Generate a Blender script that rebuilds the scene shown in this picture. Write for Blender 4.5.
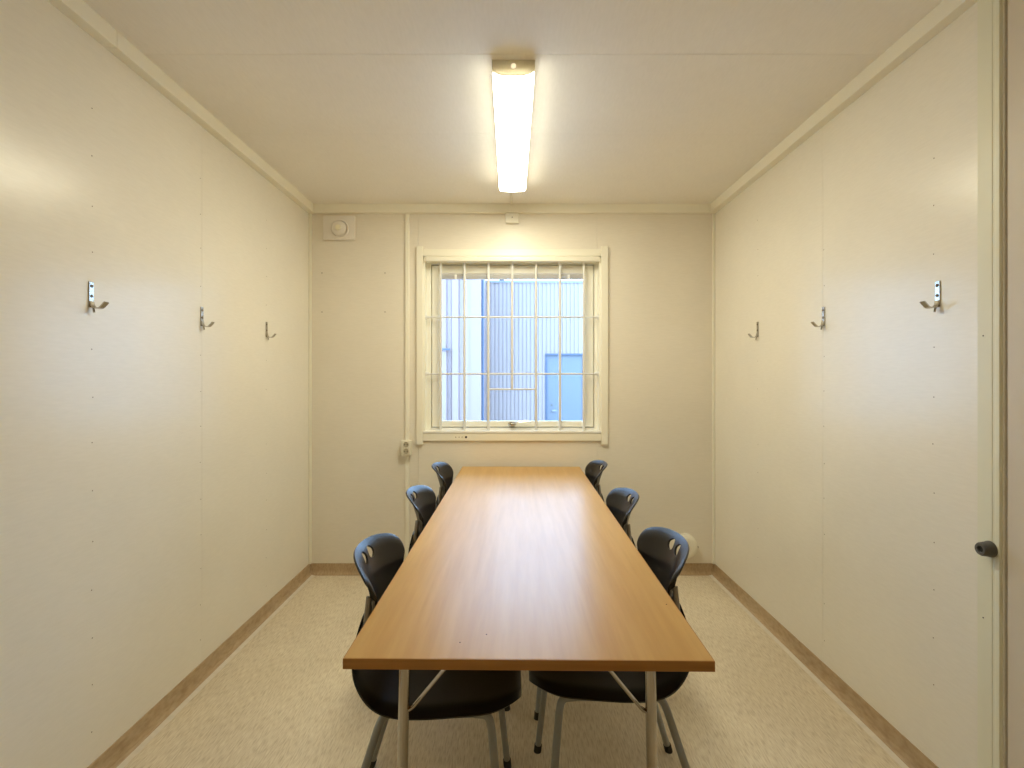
import bpy, bmesh, math, random
from mathutils import Vector, Matrix

random.seed(7)
for o in list(bpy.data.objects):
    bpy.data.objects.remove(o, do_unlink=True)
scene = bpy.context.scene
C = scene.collection

# ------------------------------------------------------------------ camera
F, EYE, CX, HY = 520.0, 1.30, 511.0, 378.0        # focal length in px, eye height in m, vanishing point
cam_d = bpy.data.cameras.new('camera')
cam = bpy.data.objects.new('camera', cam_d)
C.objects.link(cam)
cam.location = (0, 0, EYE)
cam.rotation_euler = (math.pi / 2, 0, 0)
cam_d.sensor_width = 36.0
cam_d.lens = F / 1024 * 36.0
cam_d.shift_x = (512 - CX) / 1024
cam_d.shift_y = (HY - 384) / 1024
cam_d.clip_start = 0.02
scene.camera = cam

# ------------------------------------------------------------------ sky (even bluish overcast)
w = bpy.data.worlds.new('overcast_sky')
scene.world = w
w.use_nodes = True
bg = w.node_tree.nodes['Background']
bg.inputs[0].default_value = (0.40, 0.63, 1.0, 1)
bg.inputs[1].default_value = 12.5

LAMP_COLOR = (1.0, 0.925, 0.69)
LAMP_STRENGTH = 42.5

vs = scene.view_settings
vs.view_transform = 'Standard'
vs.look = 'None'
vs.gamma = 1.0
vs.exposure = 0.0
vs.use_curve_mapping = False
scene.cycles.max_bounces = 20
scene.cycles.diffuse_bounces = 16
scene.cycles.glossy_bounces = 6

# ------------------------------------------------------------------ room measures (metres)
XL, XR = -1.336, 1.348
YB, YF = 3.448, -1.35
H = 2.445


def at(px, py, y):
    """a pixel on a plane at depth y"""
    return Vector(((px - CX) * y / F, y, EYE - (py - HY) * y / F))


# ------------------------------------------------------------------ materials
def nodes_of(m):
    return m.node_tree.nodes, m.node_tree.links


def mat(name, col, rough=0.5, metal=0.0, spec=0.5, var=0.06, nscale=(8, 8, 8), bump=0.0, bscale=200.0, coat=0.0):
    m = bpy.data.materials.new(name)
    m.use_nodes = True
    n, l = nodes_of(m)
    b = n['Principled BSDF']
    b.inputs['Roughness'].default_value = rough
    b.inputs['Metallic'].default_value = metal
    b.inputs['Specular IOR Level'].default_value = spec
    if coat:
        b.inputs['Coat Weight'].default_value = coat
    tc = n.new('ShaderNodeTexCoord')
    mp = n.new('ShaderNodeMapping')
    mp.inputs['Scale'].default_value = nscale
    nz = n.new('ShaderNodeTexNoise')
    nz.inputs['Scale'].default_value = 1.0
    nz.inputs['Detail'].default_value = 4.0
    l.new(tc.outputs['Object'], mp.inputs[0])
    l.new(mp.outputs[0], nz.inputs['Vector'])
    mx = n.new('ShaderNodeMix')
    mx.data_type = 'RGBA'
    mx.inputs[6].default_value = (*[c * (1 - var) for c in col], 1)
    mx.inputs[7].default_value = (*[min(1, c * (1 + var)) for c in col], 1)
    l.new(nz.outputs['Fac'], mx.inputs[0])
    l.new(mx.outputs[2], b.inputs['Base Color'])
    if bump:
        n2 = n.new('ShaderNodeTexNoise')
        n2.inputs['Scale'].default_value = bscale
        n2.inputs['Detail'].default_value = 3.0
        l.new(tc.outputs['Object'], n2.inputs['Vector'])
        bp = n.new('ShaderNodeBump')
        bp.inputs['Strength'].default_value = bump
        bp.inputs['Distance'].default_value = 0.002
        l.new(n2.outputs['Fac'], bp.inputs['Height'])
        l.new(bp.outputs[0], b.inputs['Normal'])
    return m


def emis(name, col, strength):
    m = bpy.data.materials.new(name)
    m.use_nodes = True
    n, l = nodes_of(m)
    n.remove(n['Principled BSDF'])
    e = n.new('ShaderNodeEmission')
    e.inputs[0].default_value = (*col, 1)
    e.inputs[1].default_value = strength
    l.new(e.outputs[0], n['Material Output'].inputs[0])
    return m


def ramp(n, stops):
    r = n.new('ShaderNodeValToRGB')
    e = r.color_ramp.elements
    while len(e) < len(stops):
        e.new(0.5)
    for i, (p, c) in enumerate(stops):
        e[i].position = p
        e[i].color = (*c, 1)
    return r


def tex(n, l, kind, scale, vec_scale, detail=4.0, rot=(0, 0, 0)):
    tc = n.new('ShaderNodeTexCoord')
    mp = n.new('ShaderNodeMapping')
    mp.inputs['Scale'].default_value = vec_scale
    mp.inputs['Rotation'].default_value = rot
    l.new(tc.outputs['Object'], mp.inputs[0])
    t = n.new(kind)
    t.inputs['Scale'].default_value = scale
    if 'Detail' in t.inputs:
        t.inputs['Detail'].default_value = detail
    l.new(mp.outputs[0], t.inputs['Vector'])
    return t


def mixc(n, l, a, b, fac, mode='MIX'):
    mx = n.new('ShaderNodeMix')
    mx.data_type = 'RGBA'
    mx.blend_type = mode
    for s, v in ((0, fac), (6, a), (7, b)):
        if isinstance(v, (int, float)):
            mx.inputs[s].default_value = v
        elif isinstance(v, tuple):
            mx.inputs[s].default_value = (*v, 1)
        else:
            l.new(v, mx.inputs[s])
    return mx.outputs[2]


def floor_mat(name, base, dark, pale, flecks=True):
    """marbled linoleum: fine streaks along the room, broad wear, small dark flecks"""
    m = bpy.data.materials.new(name)
    m.use_nodes = True
    n, l = nodes_of(m)
    b = n['Principled BSDF']
    b.inputs['Roughness'].default_value = 0.42
    b.inputs['Specular IOR Level'].default_value = 0.35
    st = tex(n, l, 'ShaderNodeTexNoise', 1.0, (210, 24, 60), 5.0)
    r1 = ramp(n, [(0.30, dark), (0.50, base), (0.72, pale)])
    l.new(st.outputs['Fac'], r1.inputs[0])
    wear = tex(n, l, 'ShaderNodeTexNoise', 1.0, (2.2, 1.6, 2), 3.0)
    rw = ramp(n, [(0.35, (0.90, 0.88, 0.86)), (0.65, (1.05, 1.05, 1.05))])
    l.new(wear.outputs['Fac'], rw.inputs[0])
    col = mixc(n, l, r1.outputs[0], rw.outputs[0], 1.0, 'MULTIPLY')
    if flecks:
        fl = tex(n, l, 'ShaderNodeTexVoronoi', 1.0, (42, 15, 30))
        rf = ramp(n, [(0.045, (1, 1, 1)), (0.075, (0, 0, 0))])
        l.new(fl.outputs['Distance'], rf.inputs[0])
        sel = tex(n, l, 'ShaderNodeTexNoise', 1.0, (5, 5, 5), 2.0)
        rs = ramp(n, [(0.46, (0, 0, 0)), (0.62, (0.5, 0.5, 0.5))])
        l.new(sel.outputs['Fac'], rs.inputs[0])
        fac = mixc(n, l, rf.outputs[0], rs.outputs[0], 1.0, 'MULTIPLY')
        col = mixc(n, l, col, (0.16, 0.10, 0.05), fac)
    l.new(col, b.inputs['Base Color'])
    bp = n.new('ShaderNodeBump')
    bp.inputs['Strength'].default_value = 0.06
    bp.inputs['Distance'].default_value = 0.002
    l.new(st.outputs['Fac'], bp.inputs['Height'])
    l.new(bp.outputs[0], b.inputs['Normal'])
    return m


def wood_mat(name, a, bcol, rough, vscale, rgh_var=True):
    m = bpy.data.materials.new(name)
    m.use_nodes = True
    n, l = nodes_of(m)
    b = n['Principled BSDF']
    b.inputs['Specular IOR Level'].default_value = 0.26
    g = tex(n, l, 'ShaderNodeTexNoise', 1.0, vscale, 5.0)
    r = ramp(n, [(0.32, a), (0.68, bcol)])
    l.new(g.outputs['Fac'], r.inputs[0])
    g2 = tex(n, l, 'ShaderNodeTexNoise', 1.0, tuple(v * 3.3 for v in vscale), 3.0)
    r2 = ramp(n, [(0.35, (0.95, 0.94, 0.93)), (0.6, (1, 1, 1))])
    l.new(g2.outputs['Fac'], r2.inputs[0])
    l.new(mixc(n, l, r.outputs[0], r2.outputs[0], 1.0, 'MULTIPLY'), b.inputs['Base Color'])
    # faint wiping streaks and scratches only touch the gloss
    g3 = tex(n, l, 'ShaderNodeTexNoise', 1.0, (5, 3, 3), 6.0)
    mr = n.new('ShaderNodeMapRange')
    mr.inputs['From Min'].default_value = 0.3
    mr.inputs['From Max'].default_value = 0.7
    mr.inputs['To Min'].default_value = rough - 0.004
    mr.inputs['To Max'].default_value = rough + 0.004
    l.new(g3.outputs['Fac'], mr.inputs['Value'])
    l.new(mr.outputs[0], b.inputs['Roughness'])
    return m


def wall_mat(name, col, rough, vscale, bump=0.05, spec=0.5):
    """painted fabric-textured board: fine weave relief, a little unevenness"""
    m = bpy.data.materials.new(name)
    m.use_nodes = True
    n, l = nodes_of(m)
    b = n['Principled BSDF']
    b.inputs['Specular IOR Level'].default_value = spec
    b.inputs['Roughness'].default_value = rough
    big = tex(n, l, 'ShaderNodeTexNoise', 1.0, (1.5, 1.5, 1.5), 3.0)
    r = ramp(n, [(0.3, tuple(c * 0.97 for c in col)), (0.7, tuple(min(1, c * 1.03) for c in col))])
    l.new(big.outputs['Fac'], r.inputs[0])
    wv = tex(n, l, 'ShaderNodeTexNoise', 1.0, vscale, 3.0)
    r2 = ramp(n, [(0.3, (0.965, 0.965, 0.96)), (0.7, (1, 1, 1))])
    l.new(wv.outputs['Fac'], r2.inputs[0])
    l.new(mixc(n, l, r.outputs[0], r2.outputs[0], 1.0, 'MULTIPLY'), b.inputs['Base Color'])
    bp = n.new('ShaderNodeBump')
    bp.inputs['Strength'].default_value = bump
    bp.inputs['Distance'].default_value = 0.001
    l.new(wv.outputs['Fac'], bp.inputs['Height'])
    l.new(bp.outputs[0], b.inputs['Normal'])
    return m


def glass_mat():
    m = bpy.data.materials.new('window_glass')
    m.use_nodes = True
    n, l = nodes_of(m)
    n.remove(n['Principled BSDF'])
    t = n.new('ShaderNodeBsdfTransparent')
    t.inputs[0].default_value = (0.95, 0.98, 0.98, 1)
    g = n.new('ShaderNodeBsdfGlossy')
    g.inputs['Roughness'].default_value = 0.0
    fr = n.new('ShaderNodeFresnel')
    fr.inputs[0].default_value = 1.5
    mx = n.new('ShaderNodeMixShader')
    l.new(fr.outputs[0], mx.inputs[0])
    l.new(t.outputs[0], mx.inputs[1])
    l.new(g.outputs[0], mx.inputs[2])
    l.new(mx.outputs[0], n['Material Output'].inputs[0])
    return m


WALL = (0.87, 0.845, 0.765)
M = dict(
    wall_side=wall_mat('cream_wall_board', WALL, 0.25, (35, 22, 160)),
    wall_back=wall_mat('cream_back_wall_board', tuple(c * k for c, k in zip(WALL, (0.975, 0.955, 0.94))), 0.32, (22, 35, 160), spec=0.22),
    joint=mat('joint_shadow_board', (0.30, 0.27, 0.22), 0.8),
    ceiling=wall_mat('ceiling_board', (0.90, 0.88, 0.84), 0.5, (120, 20, 20), 0.03),
    paint=mat('cream_gloss_paint', (0.90, 0.88, 0.77), 0.35, var=0.02),
    casing=mat('greenish_cream_casing', (0.78, 0.78, 0.64), 0.4, var=0.02),
    leaf=mat('beige_recess_board', (0.66, 0.60, 0.51), 0.45, var=0.03),
    winpaint=mat('white_window_paint', (0.90, 0.89, 0.80), 0.3, var=0.02),
    grille=mat('white_grille_enamel', (0.76, 0.77, 0.76), 0.35, var=0.02),
    sill=mat('white_sill', (0.86, 0.86, 0.83), 0.35, var=0.02),
    gasket=mat('dark_gasket', (0.09, 0.085, 0.075), 0.7),
    floor=floor_mat('linoleum', (0.73, 0.65, 0.50), (0.57, 0.485, 0.35), (0.83, 0.76, 0.61)),
    base=floor_mat('linoleum_upstand', (0.48, 0.36, 0.22), (0.40, 0.285, 0.165), (0.55, 0.42, 0.27), False),
    weld=mat('pale_weld_strip', (0.74, 0.68, 0.58), 0.5, var=0.15, nscale=(30, 30, 30)),
    wood=wood_mat('beech_laminate', (0.525, 0.305, 0.098), (0.585, 0.36, 0.13), 0.31, (26, 1.6, 4)),
    edge=wood_mat('beech_edge_band', (0.36, 0.165, 0.04), (0.45, 0.22, 0.06), 0.42, (3, 3, 60)),
    chrome=mat('chrome_tube', (0.52, 0.49, 0.44), 0.08, 1.0, var=0.03),
    greymetal=mat('grey_lacquered_steel', (0.30, 0.31, 0.30), 0.36, 0.35, var=0.04),
    strap=mat('brushed_steel_strip', (0.32, 0.29, 0.25), 0.35, 0.7, var=0.05),
    plastic=mat('black_shell_plastic', (0.012, 0.012, 0.014), 0.34, 0.0, spec=0.36, var=0.1, bump=0.05, bscale=600),
    rubber=mat('black_rubber', (0.012, 0.012, 0.012), 0.6),
    greyrubber=mat('grey_rubber', (0.10, 0.10, 0.095), 0.55),
    blackhole=mat('dark_hole', (0.008, 0.008, 0.008), 0.8),
    white=mat('white_plastic', (0.80, 0.77, 0.66), 0.35, var=0.02),
    ventwhite=mat('grey_white_vent', (0.84, 0.81, 0.77), 0.4, var=0.03),
    ventknob=mat('cream_vent_knob', (0.93, 0.90, 0.74), 0.35, var=0.02),
    steel=mat('hook_steel', (0.50, 0.48, 0.44), 0.2, 1.0, var=0.05),
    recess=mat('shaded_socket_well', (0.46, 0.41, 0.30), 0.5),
    inlet=mat('white_inlet_plastic', (0.90, 0.88, 0.78), 0.35, var=0.02),
    screw=mat('dull_screw_head', (0.22, 0.18, 0.13), 0.7, 0.0, spec=0.2),
    lampcap=mat('lamp_end_plastic', (0.72, 0.68, 0.56), 0.45, var=0.02),
    diffuser=emis('lit_diffuser', LAMP_COLOR, LAMP_STRENGTH),
    led=emis('lamp_end_glow', (1.0, 0.86, 0.55), 1.1),  # emissive colour for lamp light showing through the end cap hole
    glass=glass_mat(),
    blind=mat('grey_blind_metal', (0.56, 0.55, 0.53), 0.4, var=0.03),
    facade=mat('pale_corrugated_steel', (0.262, 0.200, 0.177), 0.45, var=0.02, nscale=(1, 1, 1)),
    facade2=mat('pale_trapezoid_cladding', (0.240, 0.168, 0.153), 0.45, var=0.02, nscale=(1, 1, 1)),
    coping=mat('white_coping', (0.2, 0.2, 0.2), 0.5),
    bluedoor=mat('blue_steel_door', (0.115, 0.125, 0.145), 0.4, var=0.02),
    bluedark=mat('dark_blue_flashing', (0.052, 0.07, 0.11), 0.45),
    asphalt=mat('concrete_yard', (0.42, 0.42, 0.41), 0.9, var=0.2, nscale=(30, 30, 30)),
)


def translucent_cap(m, k):
    n, l = nodes_of(m)
    tr = n.new('ShaderNodeBsdfTranslucent')
    tr.inputs[0].default_value = (0.86, 0.83, 0.74, 1)
    mx = n.new('ShaderNodeMixShader')
    mx.inputs[0].default_value = k
    l.new(n['Principled BSDF'].outputs[0], mx.inputs[1])
    l.new(tr.outputs[0], mx.inputs[2])
    l.new(mx.outputs[0], n['Material Output'].inputs[0])
translucent_cap(M['lampcap'], 0.3)


# ------------------------------------------------------------------ mesh helpers
def obj(name, bm, m, parent=None, smooth=False):
    me = bpy.data.meshes.new(name)
    bmesh.ops.recalc_face_normals(bm, faces=bm.faces)
    bm.to_mesh(me)
    bm.free()
    me.materials.append(M[m])
    if smooth:
        for p in me.polygons:
            p.use_smooth = True
        try:
            me.set_sharp_from_angle(angle=math.radians(40))
        except Exception:
            pass
    o = bpy.data.objects.new(name, me)
    C.objects.link(o)
    if parent is not None:
        o.parent = parent
    return o


def thing(name, label, cat, loc=(0, 0, 0), rotz=0, group=None):
    o = bpy.data.objects.new(name, None)
    o.empty_display_size = 0.05
    C.objects.link(o)
    o.location = loc
    o.rotation_euler = (0, 0, rotz)
    tag(o, label, cat, group)
    return o


def tag(o, label, cat, group=None, kind=None):
    o['label'] = label
    o['category'] = cat
    if group:
        o['group'] = group
    if kind:
        o['kind'] = kind
    return o


def box(bm, x0, x1, y0, y1, z0, z1, bevel=0.0, seg=2):
    vs_ = [bm.verts.new((x, y, z)) for x in (x0, x1) for y in (y0, y1) for z in (z0, z1)]
    idx = [(0, 1, 3, 2), (4, 6, 7, 5), (0, 4, 5, 1), (2, 3, 7, 6), (0, 2, 6, 4), (1, 5, 7, 3)]
    fs = [bm.faces.new([vs_[i] for i in q]) for q in idx]
    if bevel:
        es = list({e for f in fs for e in f.edges})
        bmesh.ops.bevel(bm, geom=es, offset=bevel, segments=seg, profile=0.5, affect='EDGES')
    return bm


def nb(*a, **k):
    return box(bmesh.new(), *a, **k)


def tube(bm, pts, r, n=12, flat=1.0, caps=True):
    """swept tube through points; flat < 1 squashes the section"""
    pts = [Vector(p) for p in pts]
    rings = []
    t0 = (pts[1] - pts[0]).normalized()
    ref = Vector((0, 0, 1)) if abs(t0.z) < 0.9 else Vector((0, 1, 0))
    u = t0.cross(ref).normalized()
    for i, p in enumerate(pts):
        if i == 0:
            t = pts[1] - pts[0]
        elif i == len(pts) - 1:
            t = pts[-1] - pts[-2]
        else:
            t = (pts[i + 1] - p).normalized() + (p - pts[i - 1]).normalized()
        t.normalize()
        u = (u - t * u.dot(t)).normalized()
        v = t.cross(u)
        rr = r[i] if isinstance(r, (list, tuple)) else r
        rings.append([bm.verts.new(p + u * rr * math.cos(a) + v * rr * flat * math.sin(a))
                      for a in [2 * math.pi * k / n for k in range(n)]])
    for a, b in zip(rings, rings[1:]):
        for k in range(n):
            bm.faces.new((a[k], a[(k + 1) % n], b[(k + 1) % n], b[k]))
    if caps:
        bm.faces.new(list(reversed(rings[0])))
        bm.faces.new(rings[-1])
    return bm


def arc_path(pts, rad, n=5):
    """round the inner corners of a polyline"""
    pts = [Vector(p) for p in pts]
    out = [pts[0]]
    for a, b, c in zip(pts, pts[1:], pts[2:]):
        d1 = (a - b); d2 = (c - b)
        k = min(rad, d1.length * 0.49, d2.length * 0.49)
        p0 = b + d1.normalized() * k
        p1 = b + d2.normalized() * k
        for i in range(n + 1):
            t = i / n
            out.append(p0 * (1 - t) ** 2 + b * 2 * t * (1 - t) + p1 * t * t)
    out.append(pts[-1])
    return out


def lathe(bm, prof, origin, axis, n=32):
    """spin (radius, height) pairs about an axis vector"""
    o = Vector(origin)
    ax = Vector(axis).normalized()
    u = ax.orthogonal().normalized()
    v = ax.cross(u)
    rings = []
    for r, h in prof:
        if r < 1e-6:
            rings.append([bm.verts.new(o + ax * h)])
        else:
            rings.append([bm.verts.new(o + ax * h + u * r * math.cos(a) + v * r * math.sin(a))
                          for a in [2 * math.pi * k / n for k in range(n)]])
    for a, b in zip(rings, rings[1:]):
        for k in range(n):
            q = [a[k % len(a)], a[(k + 1) % len(a)], b[(k + 1) % len(b)], b[k % len(b)]]
            q2 = []
            for w_ in q:
                if w_ not in q2:
                    q2.append(w_)
            if len(q2) > 2:
                bm.faces.new(q2)
    for rg in (rings[0], rings[-1]):
        if len(rg) > 2:
            try:
                bm.faces.new(rg)
            except ValueError:
                pass
    return bm


def extrude_profile(bm, prof, p0, p1, xaxis, yaxis):
    """prism of a 2D outline between two points"""
    p0, p1, xa, ya = Vector(p0), Vector(p1), Vector(xaxis), Vector(yaxis)
    a = [bm.verts.new(p0 + xa * x + ya * y) for x, y in prof]
    b = [bm.verts.new(p1 + xa * x + ya * y) for x, y in prof]
    k = len(prof)
    for i in range(k):
        bm.faces.new((a[i], a[(i + 1) % k], b[(i + 1) % k], b[i]))
    bm.faces.new(list(reversed(a)))
    bm.faces.new(b)
    return bm


def dup(root, loc, rotz, label):
    r = root.copy()
    C.objects.link(r)
    r.location = loc
    r.rotation_euler = (0, 0, rotz)
    r['label'] = label
    for ch in [o for o in C.objects if o.parent == root]:
        c = ch.copy()
        C.objects.link(c)
        c.parent = r
        for g in [o for o in C.objects if o.parent == ch]:
            d = g.copy()
            C.objects.link(d)
            d.parent = c
    return r


# ------------------------------------------------------------------ room shell
T = 0.12      # thickness of the walls
P = 0.012     # board thickness
G = 0.0012    # half of a board joint

fl = obj('floor', nb(XL - T, XR + T + 0.1, YF - T, YB + T + 0.03, -0.12, 0.0), 'floor')
tag(fl, 'beige streaked linoleum floor', 'floor', kind='structure')

ce = obj('ceiling', nb(XL - T, XR + T + 0.1, YF - T, YB + T + 0.03, H + P, H + P + 0.12), 'gasket')
tag(ce, 'cream board ceiling with cross joints', 'ceiling', kind='structure')
seams = [YF, -0.56, 0.04, 0.64, 1.24, 1.838, 2.436, YB]
for a, b in zip(seams, seams[1:]):
    obj('panel', nb(XL, XR + 0.05, a + 0.0010, b - 0.0010 if b < 1.9 else b - 0.0004, H, H + P), 'ceiling', ce)

wl = obj('wall_left', nb(XL - T, XL - P, YF - T, YB + T, 0, H + P), 'joint')
tag(wl, 'cream boarded wall on the left with three coat hooks', 'wall', kind='structure')
sy = [YF, -0.152, 1.048, 2.248, YB]
for a, b in zip(sy, sy[1:]):
    obj('panel', nb(XL - P, XL, a + G / 2, b - G / 2, 0, H), 'wall_side', wl)

YC0, YC1 = 1.4255, 1.4956        # the upright casing on the right wall
wr = obj('wall_right', nb(XR + P + 0.01, XR + T, YF - T, YB + T, 0, H + P), 'joint')
tag(wr, 'cream boarded wall on the right with three coat hooks', 'wall', kind='structure')
for a, b in zip([YC0 - 0.005, 2.248], [2.248, YB]):
    obj('panel', nb(XR, XR + P + 0.01, a + G / 2, b - G / 2, 0, H), 'wall_side', wr)
rp = obj('panel', nb(XR + 0.002, XR + P + 0.01, YF, YC0 - 0.012, 0, H), 'leaf', wr)
rp['label'] = 'darker beige board nearest the camera'

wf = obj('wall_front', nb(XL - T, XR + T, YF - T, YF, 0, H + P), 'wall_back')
tag(wf, 'cream wall behind the viewer', 'wall', kind='structure')

# back wall with the window opening
OX0, OX1 = at(423.2, 0, YB).x, at(601, 0, YB).x
OZ0, OZ1 = at(0, 433, YB).z, at(0, 256.4, YB).z
bm = bmesh.new()
for (a, b, c, d) in ((XL, OX0, 0, H + P), (OX1, XR + 0.02, 0, H + P), (OX0, OX1, 0, OZ0), (OX0, OX1, OZ1, H + P)):
    box(bm, a, b, YB + P, YB + T + 0.03, c, d)
wb = obj('wall_back', bm, 'joint')
tag(wb, 'cream end wall with the barred window', 'wall', kind='structure')
SX0, SX1 = at(418.5, 0, YB).x, at(597, 0, YB).x
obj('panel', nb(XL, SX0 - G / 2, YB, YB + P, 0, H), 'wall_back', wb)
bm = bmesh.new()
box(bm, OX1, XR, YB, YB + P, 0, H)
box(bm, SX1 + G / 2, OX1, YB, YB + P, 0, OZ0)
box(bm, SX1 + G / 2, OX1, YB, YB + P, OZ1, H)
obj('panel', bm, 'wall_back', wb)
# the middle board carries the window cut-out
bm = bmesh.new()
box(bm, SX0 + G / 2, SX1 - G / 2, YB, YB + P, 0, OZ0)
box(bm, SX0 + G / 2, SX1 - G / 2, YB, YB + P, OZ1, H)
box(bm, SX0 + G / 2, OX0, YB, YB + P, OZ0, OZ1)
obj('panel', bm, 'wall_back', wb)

# screw heads in the boards, every 15 cm up each stud
def screws(parent, x, s, ys):
    bm = bmesh.new()
    for y in ys:
        z = 0.17
        while z < 2.30:
            if random.random() < 0.85 and not (1.50 < z < 1.63):
                lathe(bm, [(0.0021, -0.001), (0.0021, 0.0003), (0, 0.0004)],
                      (x, y + random.uniform(-.003, .003), z + random.uniform(-.006, .006)), (s, 0, 0), 8)
            z += 0.153
    o = obj('screw_heads', bm, 'screw', parent)
    o['kind'] = 'stuff'
screws(wl, XL, 1, (1.659, 2.238, 2.84))
screws(wr, XR, -1, (1.659, 2.238, 2.84))
for px, py in ((322, 273), (385, 273), (322, 312), (385, 312)):
    p = at(px, py, YB)
    obj('screw', lathe(bmesh.new(), [(0.0035, -0.001), (0.0035, 0.0006), (0, 0.001)], p, (0, -1, 0), 10), 'screw', wb)

# ceiling cornices, 5.8 cm high and 3.9 cm deep
CZ, CD = H - 0.058, 0.039
t1 = obj('trim_1', nb(XL, XL + CD, 1.713, YB, CZ, H, bevel=0.002), 'paint')
tag(t1, 'cream ceiling cornice along the left wall', 'trim', kind='structure')
o = obj('length', nb(XL, XL + CD, YF, 1.712, CZ + 0.0006, H, bevel=0.002), 'paint', t1)
t2 = obj('trim_2', nb(XR - CD, XR, YF, YB, CZ, H, bevel=0.002), 'paint')
tag(t2, 'cream ceiling cornice along the right wall', 'trim', kind='structure')
t3 = obj('trim_3', nb(XL + CD, XR - CD, YB - 0.036, YB, CZ, H, bevel=0.002), 'paint')
tag(t3, 'cream ceiling cornice above the window wall', 'trim', kind='structure')
# corner beads
t4 = obj('trim_4', nb(XL, XL + 0.016, YB - 0.016, YB, 0.07, CZ, bevel=0.004), 'paint')
tag(t4, 'slim cream bead in the left back corner', 'trim', kind='structure')
t5 = obj('trim_5', nb(XR - 0.016, XR, YB - 0.016, YB, 0.07, CZ, bevel=0.004), 'paint')
tag(t5, 'slim cream bead in the right back corner', 'trim', kind='structure')
# upright casing at the right edge of the view
bm = bmesh.new()
extrude_profile(bm, [(0, 0), (0, 0.006), (0.002, 0.008), (0.046, 0.008), (0.048, 0.0065), (0.056, 0.0065), (0.058, 0.008),
                     (0.068, 0.008), (0.070, 0.006), (0.070, 0)],
                (XR, YC1, 0), (XR, YC1, CZ + 0.001), (0, -1, 0), (-1, 0, 0))
t6 = obj('trim_6', bm, 'casing')
tag(t6, 'upright greenish cream casing at the right edge', 'trim', kind='structure')
for z in (0.62, 1.30 + 0.12):
    obj('nail_hole', lathe(bmesh.new(), [(0.0022, -0.001), (0.0022, 0.0003), (0, 0.0004)], (XR - 0.008, YC1 - 0.02, z), (-1, 0, 0), 8), 'blackhole', t6)

# coved linoleum upstands
BH = 0.072
def cove(name, p0, p1, inward, label):
    prof = [(0, 0), (0, BH), (0.004, BH), (0.005, 0.03), (0.008, 0.016), (0.016, 0.006), (0.026, 0.003), (0.026, 0)]
    o = obj(name, extrude_profile(bmesh.new(), prof, p0, p1, inward, (0, 0, 1)), 'base', smooth=True)
    tag(o, label, 'baseboard', kind='structure')
    if name == 'baseboard_back':
        return o
    w_ = [(0.024, 0), (0.024, 0.0042), (0.036, 0.0022), (0.044, 0.0006), (0.044, 0)]
    obj('weld_strip', extrude_profile(bmesh.new(), w_, p0, p1, inward, (0, 0, 1)), 'weld', o)
    return o
cove('baseboard_left', (XL, YF, 0), (XL, YB, 0), (1, 0, 0), 'brown linoleum upstand along the left wall')
cove('baseboard_right', (XR, YC1, 0), (XR, YB, 0), (-1, 0, 0), 'brown linoleum upstand along the right wall')
cove('baseboard_back', (XL, YB, 0), (XR, YB, 0), (0, -1, 0), 'brown linoleum upstand below the window wall')

# ------------------------------------------------------------------ window
win = thing('window_1', 'cream framed window in the end wall', 'window', (at(512, 0, YB).x, YB, OZ0))
win['kind'] = 'structure'
WO = Vector(win.location)


def wbox(name, px0, px1, py0, py1, yplane, y0, y1, m, parent=win, bevel=0.002):
    a, b = at(px0, py1, yplane), at(px1, py0, yplane)
    bm = nb(a.x, b.x, y0, y1, a.z, b.z, bevel=bevel)
    bmesh.ops.translate(bm, verts=bm.verts, vec=-WO)
    return obj(name, bm, m, parent)

YS = YB + 0.075    # front of the sash
for a, b in ((416.9, 423.3), (601, 607.6)):
    wbox('casing_stile', a, b, 246.8, 444.2, YB, YB - 0.020, YB, 'paint')
wbox('casing_head', 423.3, 601, 249.6, 256.4, YB, YB - 0.013, YB, 'paint')
cb = wbox('casing_apron', 423.3, 601, 433.4, 440.6, YB, YB - 0.014, YB, 'paint')
p = at(466.2, 436.9, YB)
obj('drill_hole', lathe(bmesh.new(), [(0.0075, -0.001), (0.0075, 0.0005), (0, 0.0006)], p - WO - Vector((0, 0.0142, 0)), (0, -1, 0), 14), 'blackhole', cb)
for px in (456, 459.3, 462.3):
    p = at(px, 436.9, YB)
    obj('dent', lathe(bmesh.new(), [(0.003, -0.001), (0.003, 0.0003), (0, 0.0004)], p - WO - Vector((0, 0.0142, 0)), (0, -1, 0), 8), 'screw', cb)
# reveal and fixed frame
bm = bmesh.new()
box(bm, OX0 - WO.x, OX0 - WO.x + 0.012, 0, T + 0.03, 0, OZ1 - OZ0)
obj('jamb', bm, 'winpaint', win)
bm = bmesh.new()
box(bm, OX1 - WO.x - 0.012, OX1 - WO.x, 0, T + 0.03, 0, OZ1 - OZ0)
obj('jamb', bm, 'winpaint', win)
bm = nb(OX0 - WO.x, OX1 - WO.x, 0, T + 0.03, OZ1 - OZ0 - 0.012, OZ1 - OZ0)
obj('head_lining', bm, 'winpaint', win)
bm = nb(OX0 - WO.x, OX1 - WO.x, -0.016, T + 0.03, 0, 0.014, bevel=0.003)
obj('sill', bm, 'sill', win)
yf = YS - 0.006
zf = at(0, 427.0, YS).z
for a, b in ((423.0, 431.3), (594.2, 602)):
    wbox('frame_stile', a, b, 256, 431, YS, yf, YS + 0.06, 'winpaint')
wbox('frame_head', 431.3, 594.2, 258, 264.6, YS, yf, YS + 0.06, 'winpaint')
wbox('frame_sill', 431.3, 594.2, 427.7, 431, YS, yf, YS + 0.06, 'sill')
bm = bmesh.new()
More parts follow.
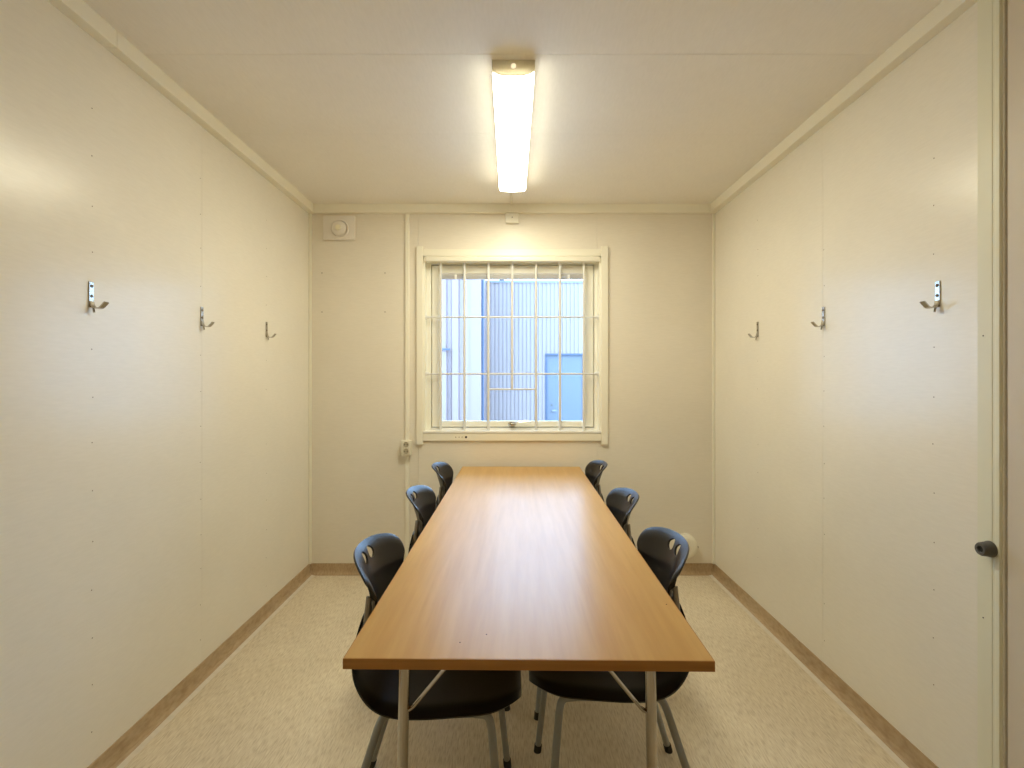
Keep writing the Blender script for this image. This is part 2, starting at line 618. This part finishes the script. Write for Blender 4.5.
for (a, b, c, d) in ((430.5, 436, 264, 428.5), (589, 595, 264, 428.5), (430.5, 595, 264, 269), (430.5, 595, 424, 428.5)):
    q0, q1 = at(a, d, YS), at(b, c, YS)
    box(bm, q0.x - WO.x, q1.x - WO.x, YS + 0.035 - WO.y, YS + 0.045 - WO.y, q0.z - WO.z, q1.z - WO.z)
obj('gasket', bm, 'gasket', win)
# opening sash
bm = bmesh.new()
sash_rects = ((432.0, 440.8, 265.4, 426.9), (584.8, 593.5, 265.4, 426.9), (440.8, 584.8, 265.4, 273.6), (440.8, 584.8, 421.0, 426.9))
for (a, b, c, d) in sash_rects:
    q0, q1 = at(a, d, YS), at(b, c, YS)
    box(bm, q0.x - WO.x, q1.x - WO.x, YS - WO.y, YS + 0.034 - WO.y, q0.z - WO.z, q1.z - WO.z, bevel=0.003)
sash = obj('sash', bm, 'winpaint', win)
q0, q1 = at(439, 423, YS), at(586, 271, YS)
obj('pane', nb(q0.x - WO.x, q1.x - WO.x, YS + 0.016 - WO.y, YS + 0.020 - WO.y, q0.z - WO.z, q1.z - WO.z), 'glass', sash)
# lever handle on the bottom rail
def loc(px, py, y):
    return at(px, py, y) - WO
b0 = loc(512, 424.2, YS)
hd = obj('handle', lathe(bmesh.new(), [(0.026, 0), (0.027, 0.008), (0.022, 0.014), (0.012, 0.018), (0.012, 0.034), (0, 0.036)], b0, (0, -1, 0), 20), 'steel', win, smooth=True)
for v in hd.data.vertices:
    v.co.z = b0.z + (v.co.z - b0.z) * 0.62
bm = tube(bmesh.new(), arc_path([b0 + Vector((0, -0.026, 0)), b0 + Vector((0.028, -0.034, 0.016)), b0 + Vector((0.125, -0.034, 0.020))], 0.03), 0.0075, 10, 0.8)
obj('lever', bm, 'steel', hd, smooth=True)

# roller blind cassette fixed below the head casing
rb = thing('roller_blind', 'cream roller blind cassette across the window head', 'blind', at(512, 262, YB))
r0 = Vector(rb.location)
a, b = at(424.2, 262.2, YB), at(600.2, 256.6, YB)
bm = nb(a.x + 0.008 - r0.x, b.x - 0.008 - r0.x, -0.020, 0.016, a.z - r0.z, b.z - r0.z - 0.001, bevel=0.008, seg=3)
obj('cassette', bm, 'paint', rb, smooth=True)
for x0, x1 in ((a.x - r0.x, a.x + 0.010 - r0.x), (b.x - 0.010 - r0.x, b.x - r0.x)):
    obj('end_cap', nb(x0, x1, -0.018, 0.014, a.z - r0.z - 0.002, b.z - r0.z - 0.003, bevel=0.006), 'paint', rb)
q = at(512, 260.5, YB)
obj('clip', nb(q.x - r0.x - 0.012, q.x - r0.x + 0.012, -0.024, -0.016, a.z - r0.z + 0.004, b.z - r0.z - 0.008, bevel=0.002), 'paint', rb)

# white steel grille
YG = YB + 0.030
gr = thing('window_grille', 'white steel bar grille in front of the window', 'grille', at(512, 430, YG))
g0 = Vector(gr.location)
vx = [440.7, 464.5, 488.4, 512.2, 536.0, 560.0, 583.9]
ztop = at(0, 260.0, YG).z - g0.z
zbot = OZ0 + 0.014 - g0.z
for i, px in enumerate(vx):
    x = at(px, 0, YG).x - g0.x
    zb = zbot if i != 3 else at(0, 389.3, YG).z - g0.z
    obj('bar', tube(bmesh.new(), [(x, 0, zb), (x, 0, ztop)], 0.0085, 12), 'grille', gr, smooth=True)
xa, xb = OX0 + 0.012 - g0.x, OX1 - 0.012 - g0.x
for py in (317.2, 373.9):
    z = at(0, py, YG).z - g0.z
    o = obj('cross_bar', tube(bmesh.new(), [(xa, 0, z), (xb, 0, z)], 0.0058, 10), 'grille', gr, smooth=True)
    for x, s in ((xa, 1), (xb, -1)):
        obj('bracket', lathe(bmesh.new(), [(0.017, 0), (0.017, 0.004), (0.010, 0.007), (0.010, 0.022), (0, 0.024)], (x, 0, z), (s, 0, 0), 16), 'grille', o, smooth=True)
z = at(0, 389.3, YG).z - g0.z
x0, x1 = at(vx[2], 0, YG).x - g0.x, at(vx[4], 0, YG).x - g0.x
obj('cross_bar', tube(bmesh.new(), [(x0, 0, z), (x1, 0, z)], 0.0058, 10), 'grille', gr, smooth=True)

# raised slat blind packed at the top of the glass
YP = YS + 0.006
hb = thing('packed_blind', 'grey slat blind packed up at the top of the glass', 'blind', at(512, 279.5, YP))
h0 = Vector(hb.location)
a, b = at(441.2, 279.6, YP), at(584.4, 274.0, YP)
obj('head_rail', nb(a.x - h0.x, b.x - h0.x, -0.004, 0.006, 0.024, b.z - h0.z, bevel=0.002), 'blind', hb)
for k in range(4):
    obj('slat', nb(a.x - h0.x + 0.003, b.x - h0.x - 0.003, -0.005, 0.006, 0.0005 + 0.006 * k, 0.0050 + 0.006 * k, bevel=0.001), 'blind', hb)
for px in (455.8, 568.6):
    x = at(px, 0, YP).x - h0.x
    obj('clip', nb(x - 0.008, x + 0.008, -0.012, -0.004, 0.0, 0.032, bevel=0.002), 'sill', hb)

# ------------------------------------------------------------------ ceiling lamp
LX = 0.009
LY0, LY1 = 1.872, 3.058
lamp = thing('ceiling_lamp', 'long lit batten lamp on the ceiling', 'lamp', (LX, (LY0 + LY1) / 2, H))
hl = (LY1 - LY0) / 2
prof = []
Wd, Dp = 0.0775, 0.052
for k in range(17):
    a = math.pi * k / 16
    c, s = math.cos(a), math.sin(a)
    prof.append((Wd * math.copysign(abs(c) ** 0.62, c), -0.038 - (Dp - 0.038) * abs(s) ** 0.75))
cprof = []
for k in range(25):
    a = math.pi * k / 24
    c, s = math.cos(a), math.sin(a)
    cprof.append((Wd * math.copysign(abs(c) ** 0.7, c), -0.026 - (Dp - 0.026) * abs(s) ** 0.9))
cap = [(Wd, 0)] + cprof + [(-Wd, 0)]
dif = [(x * 0.985, y * 0.985 if y < -0.039 else y) for x, y in prof]
obj('housing', nb(-Wd * 0.985, Wd * 0.985, -hl + 0.01, hl - 0.006, -0.037, 0), 'lampcap', lamp)
obj('diffuser', extrude_profile(bmesh.new(), dif, (0, -hl + 0.014, 0), (0, hl - 0.006, 0), (1, 0, 0), (0, 0, 1)), 'diffuser', lamp, smooth=True)
e0 = obj('end_cap', extrude_profile(bmesh.new(), cap, (0, -hl, 0), (0, -hl + 0.012, 0), (1, 0, 0), (0, 0, 1)), 'lampcap', lamp)
obj('end_cap', extrude_profile(bmesh.new(), cap, (0, hl - 0.005, 0), (0, hl, 0), (1, 0, 0), (0, 0, 1)), 'white', lamp)
o = obj('light_hole', lathe(bmesh.new(), [(0.0095, -0.002), (0.0095, 0.0015), (0, 0.002)], (0, -hl, -0.022), (0, -1, 0), 20), 'led', e0)
o['label'] = 'small glowing round hole'

# cable from the lamp to its wall box
cd = obj('lamp_cable', tube(bmesh.new(), [(0, LY1, H - 0.006), (0, YB - 0.036, H - 0.006)], 0.006, 10), 'white', smooth=True)
cd.location.x = LX - 0.006
tag(cd, 'short white cable running from the lamp to the cornice', 'cable')
a, b = at(505.6, 224.2, YB), at(518.8, 214.8, YB)
jb = thing('junction_box', 'small cream junction box under the cornice above the window', 'junction box', ((a.x + b.x) / 2, YB, a.z))
hw = (b.x - a.x) / 2
hz = CZ - 0.0005 - a.z
obj('box', nb(-hw, hw, -0.030, 0, 0, hz, bevel=0.004), 'white', jb)
obj('screw', lathe(bmesh.new(), [(0.004, 0), (0.004, 0.001), (0, 0.0015)], (0, -0.030, hz * 0.55), (0, -1, 0), 10), 'screw', jb)

# ------------------------------------------------------------------ extractor vent high on the back wall
a, b = at(324, 240.6, YB), at(355.8, 216.6, YB)
vt = thing('exhaust_vent', 'square grey white vent plate with round valve under the cornice', 'vent', ((a.x + b.x) / 2, YB, a.z))
hw, hz = (b.x - a.x) / 2, b.z - a.z
obj('plate', nb(-hw, hw, -0.022, 0, 0, hz, bevel=0.006), 'ventwhite', vt, smooth=True)
c = at(340.8, 229.8, YB)
cl = (c.x - vt.location.x, -0.022, c.z - vt.location.z)
rg = obj('valve_ring', lathe(bmesh.new(), [(0.061, 0), (0.062, 0.006), (0.058, 0.012), (0.052, 0.010), (0.049, 0.002), (0, 0.0015)], cl, (0, -1, 0), 36), 'ventwhite', vt, smooth=True)
dc = obj('valve_disc', lathe(bmesh.new(), [(0.020, 0.0), (0.046, 0.016), (0.047, 0.020), (0.036, 0.027), (0.024, 0.030), (0, 0.031)], cl, (0, -1, 0), 36), 'ventwhite', vt, smooth=True)
obj('knob', lathe(bmesh.new(), [(0.019, 0.029), (0.019, 0.036), (0.016, 0.040), (0, 0.041)], cl, (0, -1, 0), 28), 'ventknob', dc, smooth=True)

# ------------------------------------------------------------------ surface conduit and socket
a, b = at(405.6, 0, YB), at(409.4, 0, YB)
cn = obj('cable_conduit', nb(-0.0125, 0.0125, -0.014, 0, BH, CZ - 0.0005, bevel=0.002), 'paint')
cn.location = ((a.x + b.x) / 2, YB, 0)
tag(cn, 'thin cream cable conduit running down the end wall left of the window', 'conduit')
a, b = at(401, 454.8, YB), at(411.2, 439.6, YB)
so = thing('wall_socket', 'cream double wall socket on the conduit beside the window', 'socket', ((a.x + b.x) / 2 + 0.008, YB - 0.0142, a.z))
hw, hz = (b.x - a.x) / 2, b.z - a.z
obj('box', nb(-hw, hw, -0.030, 0, 0, hz, bevel=0.005), 'white', so, smooth=True)
for z in (hz * 0.29, hz * 0.72):
    r = obj('outlet', lathe(bmesh.new(), [(0.0215, 0), (0.0215, 0.003), (0.0190, 0.003), (0.0180, -0.010 + 0.0105), (0, 0.0006)], (0, -0.030, z), (0, -1, 0), 28), 'white', so, smooth=True)
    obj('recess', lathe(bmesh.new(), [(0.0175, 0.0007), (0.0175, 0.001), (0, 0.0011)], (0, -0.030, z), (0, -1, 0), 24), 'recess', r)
    for dx in (-0.008, 0.008):
        obj('pin_hole', lathe(bmesh.new(), [(0.003, 0.001), (0.003, 0.0015), (0, 0.0016)], (dx, -0.030, z), (0, -1, 0), 10), 'blackhole', r)

# ------------------------------------------------------------------ round valve low on the back wall
c = at(684.5, 545.2, YB)
rv = thing('air_inlet', 'round cream air inlet cap low on the end wall behind a chair', 'vent', (c.x, YB, c.z))
obj('flange', lathe(bmesh.new(), [(0.080, 0), (0.080, 0.006), (0.074, 0.010), (0, 0.010)], (0, 0, 0), (0, -1, 0), 40), 'inlet', rv, smooth=True)
obj('cap', lathe(bmesh.new(), [(0.066, 0.010), (0.066, 0.018), (0.074, 0.020), (0.074, 0.040), (0.068, 0.047), (0.050, 0.051), (0, 0.052)], (0, 0, 0), (0, -1, 0), 40), 'inlet', rv, smooth=True)
obj('latch', nb(0.068, 0.078, -0.040, -0.026, -0.006, 0.006, bevel=0.001), 'screw', rv)

# ------------------------------------------------------------------ coat hooks
def make_hook(label):
    """local +x points away from the wall, the plate lies on x = 0"""
    t = thing('coat_hook', label, 'hook', group='steel coat hooks on the walls')
    pl = obj('back_plate', nb(0, 0.004, -0.0095, 0.0095, 0.0, 0.082, bevel=0.0012), 'steel', t)
    for z in (0.036, 0.068):
        obj('screw', lathe(bmesh.new(), [(0.0050, 0.0), (0.0050, 0.0015), (0.003, 0.0026), (0, 0.003)], (0.004, 0, z), (1, 0, 0), 12), 'screw', pl)
    path = arc_path([(0.004, 0, 0.020), (0.008, 0, 0.001), (0.031, 0, -0.005), (0.051, 0, 0.017)], 0.014, 6)
    bm = bmesh.new()
    pr = []
    n = len(path)
    for i, p_ in enumerate(path):
        wd = 0.0075 + 0.002 * (i / (n - 1))
        t_ = (path[min(i + 1, n - 1)] - path[max(i - 1, 0)]).normalized()
        nr = Vector((-t_.z, 0, t_.x)) * 0.0019
        pr.append([bm.verts.new(p_ + Vector((0, sy_ * wd, 0)) + nr * sn) for sy_, sn in ((-1, -1), (1, -1), (1, 1), (-1, 1))])
    for a_, b_ in zip(pr, pr[1:]):
        for k in range(4):
            bm.faces.new((a_[k], a_[(k + 1) % 4], b_[(k + 1) % 4], b_[k]))
    bm.faces.new(pr[0][::-1]); bm.faces.new(pr[-1])
    obj('prong', bm, 'steel', t)
    bm = bmesh.new()
    tube(bm, arc_path([(0.004, 0, 0.012), (0.010, 0, -0.006), (0.012, 0, -0.016)], 0.008), 0.0032, 8)
    obj('lower_pin', bm, 'steel', t, smooth=True)
    return t

hz = 1.524
hook = make_hook('steel coat hook on the left wall, nearest the camera')
hook.location = (XL, 1.652, hz)
dup(hook, (XL, 2.244, hz), 0, 'steel coat hook on the left wall, middle of three')
dup(hook, (XL, 2.838, hz), 0, 'steel coat hook on the left wall, nearest the window')
dup(hook, (XR, 1.640, hz), math.pi, 'steel coat hook on the right wall, nearest the casing')
dup(hook, (XR, 2.240, hz), math.pi, 'steel coat hook on the right wall, middle of three')
dup(hook, (XR, 2.838, hz), math.pi, 'steel coat hook on the right wall, nearest the window')

# ------------------------------------------------------------------ rubber door stop on the casing
ds = thing('door_stop', 'grey rubber door stop screwed to the upright casing', 'door stop', (XR - 0.008, 1.4535, 0.822))
obj('bumper', lathe(bmesh.new(), [(0.0225, 0.0), (0.0225, 0.003), (0.0205, 0.010), (0.0185, 0.026), (0.016, 0.030), (0.0095, 0.030), (0.0085, 0.024), (0, 0.0235)], (0, 0, 0), (-1, 0, 0), 28), 'greyrubber', ds, smooth=True)
obj('screw', lathe(bmesh.new(), [(0.0080, 0.0237), (0.0080, 0.0255), (0.0035, 0.0262), (0, 0.0250)], (0, 0, 0), (-1, 0, 0), 14), 'blackhole', ds)

# ------------------------------------------------------------------ table
TH, TT = 0.72, 0.022
TW, TL = 0.766, 2.337
rot = -math.atan2(0.0305, 2.339)
tb = thing('table', 'long beech laminate conference table with chrome legs', 'table', (0.0503, 2.2385, 0), rot)
bm = nb(-TW / 2 + 0.0015, TW / 2 - 0.0015, -TL / 2 + 0.0015, TL / 2 - 0.0015, TH - TT, TH, bevel=0.0008, seg=1)
top = obj('tabletop', bm, 'wood', tb)
bm = bmesh.new()
e = 0.0015
for (a, b, c, d) in ((-TW / 2, TW / 2, -TL / 2, -TL / 2 + e), (-TW / 2, TW / 2, TL / 2 - e, TL / 2), (-TW / 2, -TW / 2 + e, -TL / 2 + e, TL / 2 - e), (TW / 2 - e, TW / 2, -TL / 2 + e, TL / 2 - e)):
    box(bm, a, b, c, d, TH - TT, TH - 0.0006)
obj('edge_band', bm, 'edge', top)
LXI, LYI = TW / 2 - 0.102, TL / 2 - 0.125
for sx in (-1, 1):
    for sy_ in (-1, 1):
        x, y = sx * LXI, sy_ * LYI
        lg = obj('leg', tube(bmesh.new(), [(x, y, TH - TT - 0.003), (x + sx * 0.012, y + sy_ * 0.004, 0.02)], 0.0125, 20), 'chrome', tb, smooth=True)
        obj('foot_cap', tube(bmesh.new(), [(x + sx * 0.012, y + sy_ * 0.004, 0.02), (x + sx * 0.0122, y + sy_ * 0.004, 0.0)], 0.014, 16), 'rubber', lg, smooth=True)
        obj('mount_plate', nb(x - 0.03, x + 0.03, y - 0.03, y + 0.03, TH - TT - 0.004, TH - TT, bevel=0.001), 'chrome', lg)
        bm = bmesh.new()
        xx = x + sx * 0.003
        for dy in (-0.0045, 0.0045):
            tube(bm, arc_path([(xx, y + dy, 0.532), (xx - sx * 0.020, y + dy, 0.540), (xx - sx * 0.150, y + dy, TH - TT - 0.001)], 0.022), 0.0034, 8)
        obj('brace', bm, 'chrome', lg, smooth=True)
# a few specks stuck on the table top
for (px, py) in ((460, 642.5), (486.5, 634.5), (666.5, 604.5)):
    d = (py - HY) / F
    y = (EYE - TH) / d
    q = Vector(((px - CX) * y / F, y, TH))
    q = Matrix.Rotation(-rot, 4, 'Z') @ (q - Vector(tb.location))
    o = obj('speck', lathe(bmesh.new(), [(0.0016, 0), (0.0012, 0.0008), (0, 0.001)], (q.x, q.y, TH), (0, 0, 1), 8), 'blackhole', top)

# ------------------------------------------------------------------ chairs
def interp(tbl, v):
    """smooth piecewise interpolation (Catmull-Rom style) in a table of (key, value)"""
    ks = [k for k, _ in tbl]
    if v <= ks[0]:
        return tbl[0][1]
    if v >= ks[-1]:
        return tbl[-1][1]
    for i in range(len(tbl) - 1):
        if ks[i] <= v <= ks[i + 1]:
            k0, v0 = tbl[i]; k1, v1 = tbl[i + 1]
            h = k1 - k0
            def slope(j):
                if j == 0:
                    return (tbl[1][1] - tbl[0][1]) / (tbl[1][0] - tbl[0][0])
                if j == len(tbl) - 1:
                    return (tbl[-1][1] - tbl[-2][1]) / (tbl[-1][0] - tbl[-2][0])
                return (tbl[j + 1][1] - tbl[j - 1][1]) / (tbl[j + 1][0] - tbl[j - 1][0])
            m0, m1 = slope(i) * h, slope(i + 1) * h
            t = (v - k0) / h
            return (2*t**3 - 3*t*t + 1)*v0 + (t**3 - 2*t*t + t)*m0 + (-2*t**3 + 3*t*t)*v1 + (t**3 - t*t)*m1


def solidify(bm, thick):
    """give an open sheet a thickness along its vertex normals (centred)"""
    bm.normal_update()
    vl = list(bm.verts)
    nrm = [v.normal.copy() for v in vl]
    idx = {v: i for i, v in enumerate(vl)}
    edges = [e for e in bm.edges if len(e.link_faces) == 1]
    faces = list(bm.faces)
    back = [bm.verts.new(v.co - n_ * thick) for v, n_ in zip(vl, nrm)]
    for f in faces:
        bm.faces.new([back[idx[v]] for v in reversed(f.verts)])
    for e in edges:
        a_, b_ = e.verts
        bm.faces.new((a_, b_, back[idx[b_]], back[idx[a_]]))


HOLE_Z, HOLE_Y, HOLE_A, HOLE_B = 0.785, 0.0285, 0.0195, 0.0175
BX = [(0.58, 0.030), (0.63, 0.030), (0.68, 0.027), (0.72, 0.020), (0.755, 0.009), (0.785, 0.0), (0.81, -0.007), (0.84, -0.014)]
BW = [(0.58, 0.130), (0.65, 0.140), (0.70, 0.160), (0.75, 0.190), (0.79, 0.204), (0.84, 0.206)]


def backrest_mesh():
    bm = bmesh.new()
    NU, NV = 56, 44
    z0 = 0.585
    rows = []
    for j in range(NV + 1):
        v = j / NV
        row = []
        for i in range(NU + 1):
            u = math.sin((i / NU - 0.5) * math.pi) * 0.5 + (i / NU - 0.5)
            u = max(-1, min(1, u))
            zt = 0.735 + 0.081 * (max(0, 1 - abs(u) ** 2.9)) ** (1 / 2.9)
            z = z0 + (zt - z0) * v
            row.append((u * interp(BW, z), z))
        rows.append(row)
    grid = [[bm.verts.new((0, y, z)) for (y, z) in row] for row in rows]

    def inside(y, z):
        for c_ in (-HOLE_Y, HOLE_Y):
            e_ = ((y - c_) / HOLE_A) ** 2 + ((z - HOLE_Z) / HOLE_B) ** 2
            if e_ < 1:
                return c_
        return None
    for j in range(NV):
        for i in range(NU):
            q = [grid[j][i], grid[j][i + 1], grid[j + 1][i + 1], grid[j + 1][i]]
            c_ = sum((p_.co for p_ in q), Vector()) / 4
            if inside(c_.y, c_.z) is None:
                bm.faces.new(q)
    loose = [v for v in bm.verts if not v.link_faces]
    for v in loose:
        bm.verts.remove(v)
    # pull the ragged rims of the two holes onto their ellipses
    for v in bm.verts:
        if any(len(e_.link_faces) == 1 for e_ in v.link_edges):
            for c_ in (-HOLE_Y, HOLE_Y):
                dy, dz = (v.co.y - c_) / HOLE_A, (v.co.z - HOLE_Z) / HOLE_B
                r_ = math.hypot(dy, dz)
                if 0.4 < r_ < 1.5:
                    v.co.y = c_ + HOLE_A * dy / r_
                    v.co.z = HOLE_Z + HOLE_B * dz / r_
                    break
    for v in bm.verts:
        y, z = v.co.y, v.co.z
        uu = min(1.0, abs(y) / interp(BW, z))
        zt = 0.735 + 0.081 * (max(0, 1 - uu ** 2.9)) ** (1 / 2.9)
        rim = max(0.0, 1 - (zt - z) / 0.034)
        v.co.x = interp(BX, z) + 1.75 * y * y - 0.018 * rim * rim
    bm.normal_update()
    s_ = sum(f.normal.x for f in bm.faces)
    if s_ < 0:
        bmesh.ops.reverse_faces(bm, faces=list(bm.faces))
    solidify(bm, 0.006)
    return bm


SP = [(0.446, 0.441), (0.440, 0.449), (0.428, 0.455), (0.400, 0.459), (0.340, 0.459), (0.260, 0.453), (0.180, 0.449),
      (0.120, 0.452), (0.070, 0.468), (0.030, 0.502), (0.006, 0.545), (0.004, 0.595), (0.014, 0.648)]



def seat_mesh():
    bm = bmesh.new()
    d = [0.0]
    for a_, b_ in zip(SP, SP[1:]):
        d.append(d[-1] + math.hypot(b_[0] - a_[0], b_[1] - a_[1]))
    Ltot = d[-1]
    tx = [(k, p_[0]) for k, p_ in zip(d, SP)]
    tz = [(k, p_[1]) for k, p_ in zip(d, SP)]
    tw = [(0, 0.200), (0.12, 0.206), (0.36, 0.206), (0.43, 0.198), (0.50, 0.178), (0.55, 0.150), (Ltot, 0.124)]
    NU, NV = 28, 54
    grid = []
    for j in range(NV + 1):
        s = Ltot * (j / NV) ** 1.35
        x, z, hw_ = interp(tx, s), interp(tz, s), interp(tw, s)
        rc = 0.12
        sx_ = max(0.0, 0.447 - x)
        if sx_ < rc:
            hw_ = hw_ - rc + math.sqrt(max(0, rc * rc - (rc - sx_) ** 2))
        rt = 0.03
        if Ltot - s < rt:
            hw_ = hw_ - rt + math.sqrt(max(0, rt * rt - (rt - (Ltot - s)) ** 2))
        up = max(0.0, min(1.0, (z - 0.455) / 0.12))
        row = []
        for i in range(NU + 1):
            u = i / NU * 2 - 1
            y = u * hw_
            fwd = 0.35 * y * y * up
            dish = 0.012 * (1 - up) * (abs(u) ** 2.2) - 0.016 * (1 - up) * max(0, (abs(u) - 0.8) / 0.2) ** 2
            row.append(bm.verts.new((x + fwd, y, z + dish - 0.004 * (1 - up))))
        grid.append(row)
    for j in range(NV):
        for i in range(NU):
            bm.faces.new((grid[j][i], grid[j][i + 1], grid[j + 1][i + 1], grid[j + 1][i]))
    bm.normal_update()
    if sum(f.normal.z for f in bm.faces) < 0:
        bmesh.ops.reverse_faces(bm, faces=list(bm.faces))
    solidify(bm, 0.006)
    return bm


def make_chair(label):
    t = thing('chair', label, 'chair', group='black shell chairs around the table')
    obj('seat', seat_mesh(), 'plastic', t, smooth=True)
    obj('backrest', backrest_mesh(), 'plastic', t, smooth=True)
    for s in (-1, 1):
        # flat steel strip that carries the backrest
        bm = bmesh.new()
        pts = [(0.012, s * 0.118, 0.545), (0.024, s * 0.120, 0.600), (0.030, s * 0.120, 0.660), (0.036, s * 0.120, 0.712)]
        tube(bm, arc_path(pts, 0.03), 0.008, 10, 0.6)
        obj('back_support', bm, 'strap', t, smooth=True)
        zt = 0.428
        obj('side_rail', tube(bmesh.new(), [(0.335, s * 0.165, zt), (0.105, s * 0.165, zt)], 0.010, 12), 'greymetal', t, smooth=True)
        lf = obj('leg', tube(bmesh.new(), arc_path([(0.32, s * 0.165, zt), (0.359, s * 0.166, zt - 0.002), (0.367, s * 0.172, zt - 0.035), (0.404, s * 0.222, 0.02)], 0.018), 0.0105, 14), 'greymetal', t, smooth=True)
        obj('foot_cap', tube(bmesh.new(), [(0.4034, s * 0.2205, 0.026), (0.4058, s * 0.224, 0.0)], 0.0132, 14), 'rubber', lf, smooth=True)
        lr = obj('leg', tube(bmesh.new(), arc_path([(0.12, s * 0.165, zt), (0.088, s * 0.166, zt - 0.002), (0.074, s * 0.170, zt - 0.030), (-0.046, s * 0.222, 0.02)], 0.016), 0.0105, 14), 'greymetal', t, smooth=True)
        obj('foot_cap', tube(bmesh.new(), [(-0.0442, s * 0.2205, 0.026), (-0.052, s * 0.2245, 0.0)], 0.0132, 14), 'rubber', lr, smooth=True)
    for x in (0.30, 0.13):
        obj('cross_rail', tube(bmesh.new(), [(x, -0.165, zt), (x, 0.165, zt)], 0.008, 12), 'greymetal', t, smooth=True)
    return t

chair = make_chair('black plastic chair on the left side of the table, nearest the camera')
chair.location = (-0.417, 1.517, 0)
dup(chair, (-0.422, 2.262, 0), 0, 'black plastic chair on the left side of the table, middle one')
dup(chair, (-0.414, 2.923, 0), 0, 'black plastic chair on the left side of the table, nearest the window wall')
dup(chair, (0.498, 1.587, 0), math.pi, 'black plastic chair on the right side of the table, nearest the camera')
dup(chair, (0.506, 2.207, 0), math.pi, 'black plastic chair on the right side of the table, middle one')
dup(chair, (0.520, 2.987, 0), math.pi, 'black plastic chair on the right side of the table, nearest the window wall')

# ------------------------------------------------------------------ outside
gd = obj('ground', nb(-25, 25, YB + T + 0.2, 40, -0.5, -0.35), 'asphalt')
tag(gd, 'grey yard outside the window', 'ground', kind='structure')


def ribbed(bm, x0, x1, y, z0, z1, pitch, rib, depth, thick=0.04):
    """trapezoidal sheet seen from -y: ribs stand proud towards the viewer"""
    xs = []
    x = x0
    sl = min(depth * 0.6, (pitch - rib) / 4)
    while x < x1 - 1e-6:
        for dx, dy in ((0, 0), (pitch - rib - 2 * sl, 0), (pitch - rib - sl, -depth), (pitch - sl, -depth)):
            if x + dx <= x1:
                xs.append((x + dx, y + dy))
        x += pitch
    xs.append((x1, y))
    lo = [bm.verts.new((a_, b_, z0)) for a_, b_ in xs]
    hi = [bm.verts.new((a_, b_, z1)) for a_, b_ in xs]
    for i in range(len(xs) - 1):
        bm.faces.new((lo[i], lo[i + 1], hi[i + 1], hi[i]))
    box(bm, x0, x1, y + 0.002, y + thick, z0, z1)
    return bm

YR, YL_ = 13.3, 11.3
fb = thing('corrugated_building', 'pale corrugated steel building across the yard with a blue door', 'building', (0, YR, -0.35))
dx0, dx1 = at(545.2, 0, YR).x, at(582.5, 0, YR).x
dzt = at(0, 353.6, YR).z
ztp = at(0, 283.0, YR).z
bm = bmesh.new()
for (a, b, c, d) in ((-0.75, dx0, -0.35, ztp), (dx1, 7.0, -0.35, ztp), (dx0, dx1, dzt, ztp)):
    ribbed(bm, a, b, 0, c + 0.35, d + 0.35, 0.101, 0.045, 0.018)
obj('cladding', bm, 'facade', fb)
obj('coping', nb(-0.75, 7.0, -0.04, 0.4, ztp + 0.35, ztp + 0.41), 'coping', fb)
dr = obj('door', nb(dx0 + 0.05, dx1, 0.03, 0.08, 0.0, dzt + 0.35 - 0.04), 'bluedoor', fb)
dr['label'] = 'blue steel door'
bm = bmesh.new()
box(bm, dx0, dx0 + 0.05, -0.02, 0.08, 0.0, dzt + 0.35)
box(bm, dx0, dx1, -0.035, 0.08, dzt + 0.35 - 0.045, dzt + 0.35)
obj('door_frame', bm, 'bluedark', fb)
q = at(551.8, 405, YR)
obj('lock', lathe(bmesh.new(), [(0.03, 0), (0.03, 0.02), (0, 0.022)], (q.x, 0.03, q.z + 0.35), (0, -1, 0), 14), 'gasket', dr)
q = at(553.8, 410.8, YR)
obj('handle', nb(q.x - 0.05, q.x + 0.07, -0.03, 0.03, q.z + 0.35 - 0.02, q.z + 0.35 + 0.025, bevel=0.008), 'coping', dr)
obj('vent_hood', nb(at(499, 0, YR).x, at(504.5, 0, YR).x, -0.06, 0.02, ztp + 0.42, ztp + 0.50), 'bluedark', fb)

lb = thing('clad_building', 'near pale building with wide ribbed cladding at the left of the window view', 'building', (0, YL_, -0.35))
ex = at(481.5, 0, YL_).x
zl = 5.2
fx = at(472.5, 0, YL_).x
bm = ribbed(bmesh.new(), -5.2 + (fx + 5.2) % 0.27, fx, 0, 0, zl, 0.27, 0.13, 0.06)
obj('cladding', bm, 'facade2', lb)
obj('corner_flashing', nb(fx - 0.04, ex, -0.085, 1.95, 0, zl), 'facade2', lb)
obj('downpipe', tube(bmesh.new(), [(ex + 0.025, 0.02, 0), (ex + 0.025, 0.02, zl)], 0.028, 12), 'bluedark', lb)  # dark strip drawing the shadow line at the building's corner
q0, q1 = at(424, 0, YL_ - 0.08), at(446.5, 350.2, YL_ - 0.08)
ht = obj('service_door', nb(q0.x, q1.x, -0.11, -0.081, 0, q1.z + 0.35), 'facade2', lb)
obj('drip_flashing', nb(q0.x, q1.x + 0.08, -0.16, -0.081, q1.z + 0.35, q1.z + 0.385), 'bluedark', ht)
